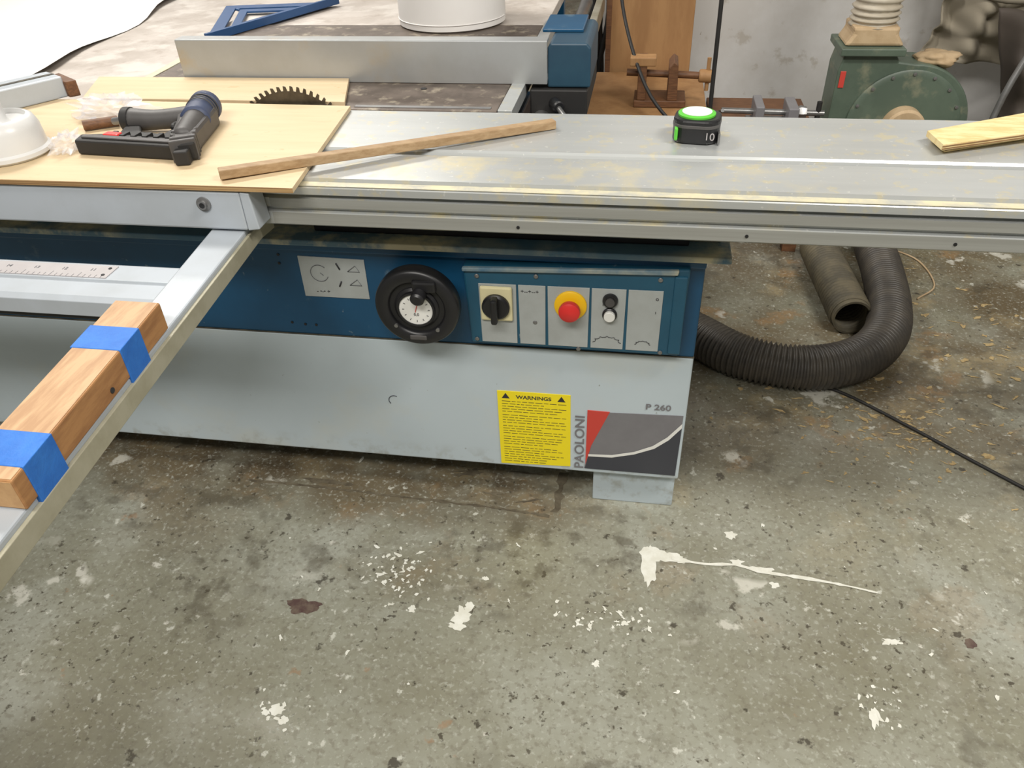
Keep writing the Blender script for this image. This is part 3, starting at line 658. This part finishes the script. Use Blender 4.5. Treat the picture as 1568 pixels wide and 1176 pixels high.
cyl('screw',(-.07,2.86,.61),(.20,2.86,.60),.012,'darkwood',wv)
cyl('handle_hub',(.18,2.86,.60),(.225,2.86,.598),.022,'brown',wv,bev=.004)
cyl('tommy_bar',(.21,2.86,.55),(.21,2.86,.66),.007,'brown',wv)
box('cross_block',-.06,.03,2.795,2.85,.645,.675,'brown',wv,.004)
mv=empty('metal_vise')
box('body',.36,.52,2.80,2.90,.4255,.455,'steel',mv,.004)
box('fixed_jaw',.38,.41,2.78,2.92,.455,.520,'labelgrey',mv,.004)
box('moving_jaw',.49,.525,2.78,2.92,.455,.515,'labelgrey',mv,.004)
cyl('lead_screw',(.27,2.85,.485),(.62,2.85,.48),.010,'steel',mv)
cyl('bar_end',(.60,2.85,.455),(.60,2.85,.52),.009,'blackm',mv)
cyl('bar_handle',(.27,2.80,.50),(.27,2.90,.465),.006,'steel',mv)
lathe('screw_nut',[(.02,0),(.024,.01),(.02,.03)],(.53,2.85,.4825),(1,0,0),'steel',mv,6)
cb=empty('hanging_cables')
for i in range(8):
    x=-.245+i*.011; sweep('cable_%d'%i,[(x,3.40,1.5),(x+.02*math.sin(i),3.39,1.0),(x+.015*math.cos(i*2),3.38,.7),(x-.01+.02*math.sin(i*3),3.39,.45),(x+.02*math.sin(i*5),3.40,.01)],.008 if i%2 else .012,'blackm',cb,.04,8)
ur=empty('upright_rod'); sweep('rod',[(.228,2.66,0),(.216,2.66,.5),(.206,2.66,1.3)],.007,'blackm',ur,.1,8)
dcb=empty('draped_cable'); sweep('cable',[(-.13,3.0,1.1),(-.10,2.98,.80),(.0,2.72,.60),(.12,2.64,.48),(.2,2.62,.40),(.22,2.6,.01)],.006,'blackm',dcb,.03,8)

# ------------------------------------------------------------ lights and world
w=bpy.data.worlds.new('w'); sc.world=w; w.use_nodes=True
w.node_tree.nodes['Background'].inputs[0].default_value=(1,.95,.87,1); w.node_tree.nodes['Background'].inputs[1].default_value=.25
def area(name,loc,size,e,target,col=(1,.96,.90)):
    l=bpy.data.lights.new(name,'AREA'); l.shape='RECTANGLE'; l.size,l.size_y=size; l.energy=e; l.color=col
    o=bpy.data.objects.new(name,l); o.location=loc; o.rotation_euler=(Vector(target)-Vector(loc)).to_track_quat('-Z','Y').to_euler(); C.objects.link(o)
area('ceiling_light_a',(-2.0,2.6,3.2),(1.2,.35),72,(-1.2,1.4,0))
area('ceiling_light_b',(1.6,.5,3.1),(1.2,.3),72,(.9,2.2,0))
area('ceiling_light_c',(-.5,-1.0,3.2),(2.2,.5),92,(-.3,1.4,.3))
area('ceiling_light_d',(-3.0,5.5,3.2),(3,.5),75,(-3,5,0))
# ------------------------------------------------------------ camera
cd=bpy.data.cameras.new('camera'); cd.sensor_width=36; cd.lens=1178/1568*36; cd.clip_start=.02
co=bpy.data.objects.new('camera',cd); C.objects.link(co)
Rm=Matrix(((.9870,-.0680,.1456),(.1571,.5989,-.7853),(-.0338,.7980,.6018)))
co.matrix_world=Matrix.Translation((0,0,1.38))@Rm.to_4x4()
sc.camera=co
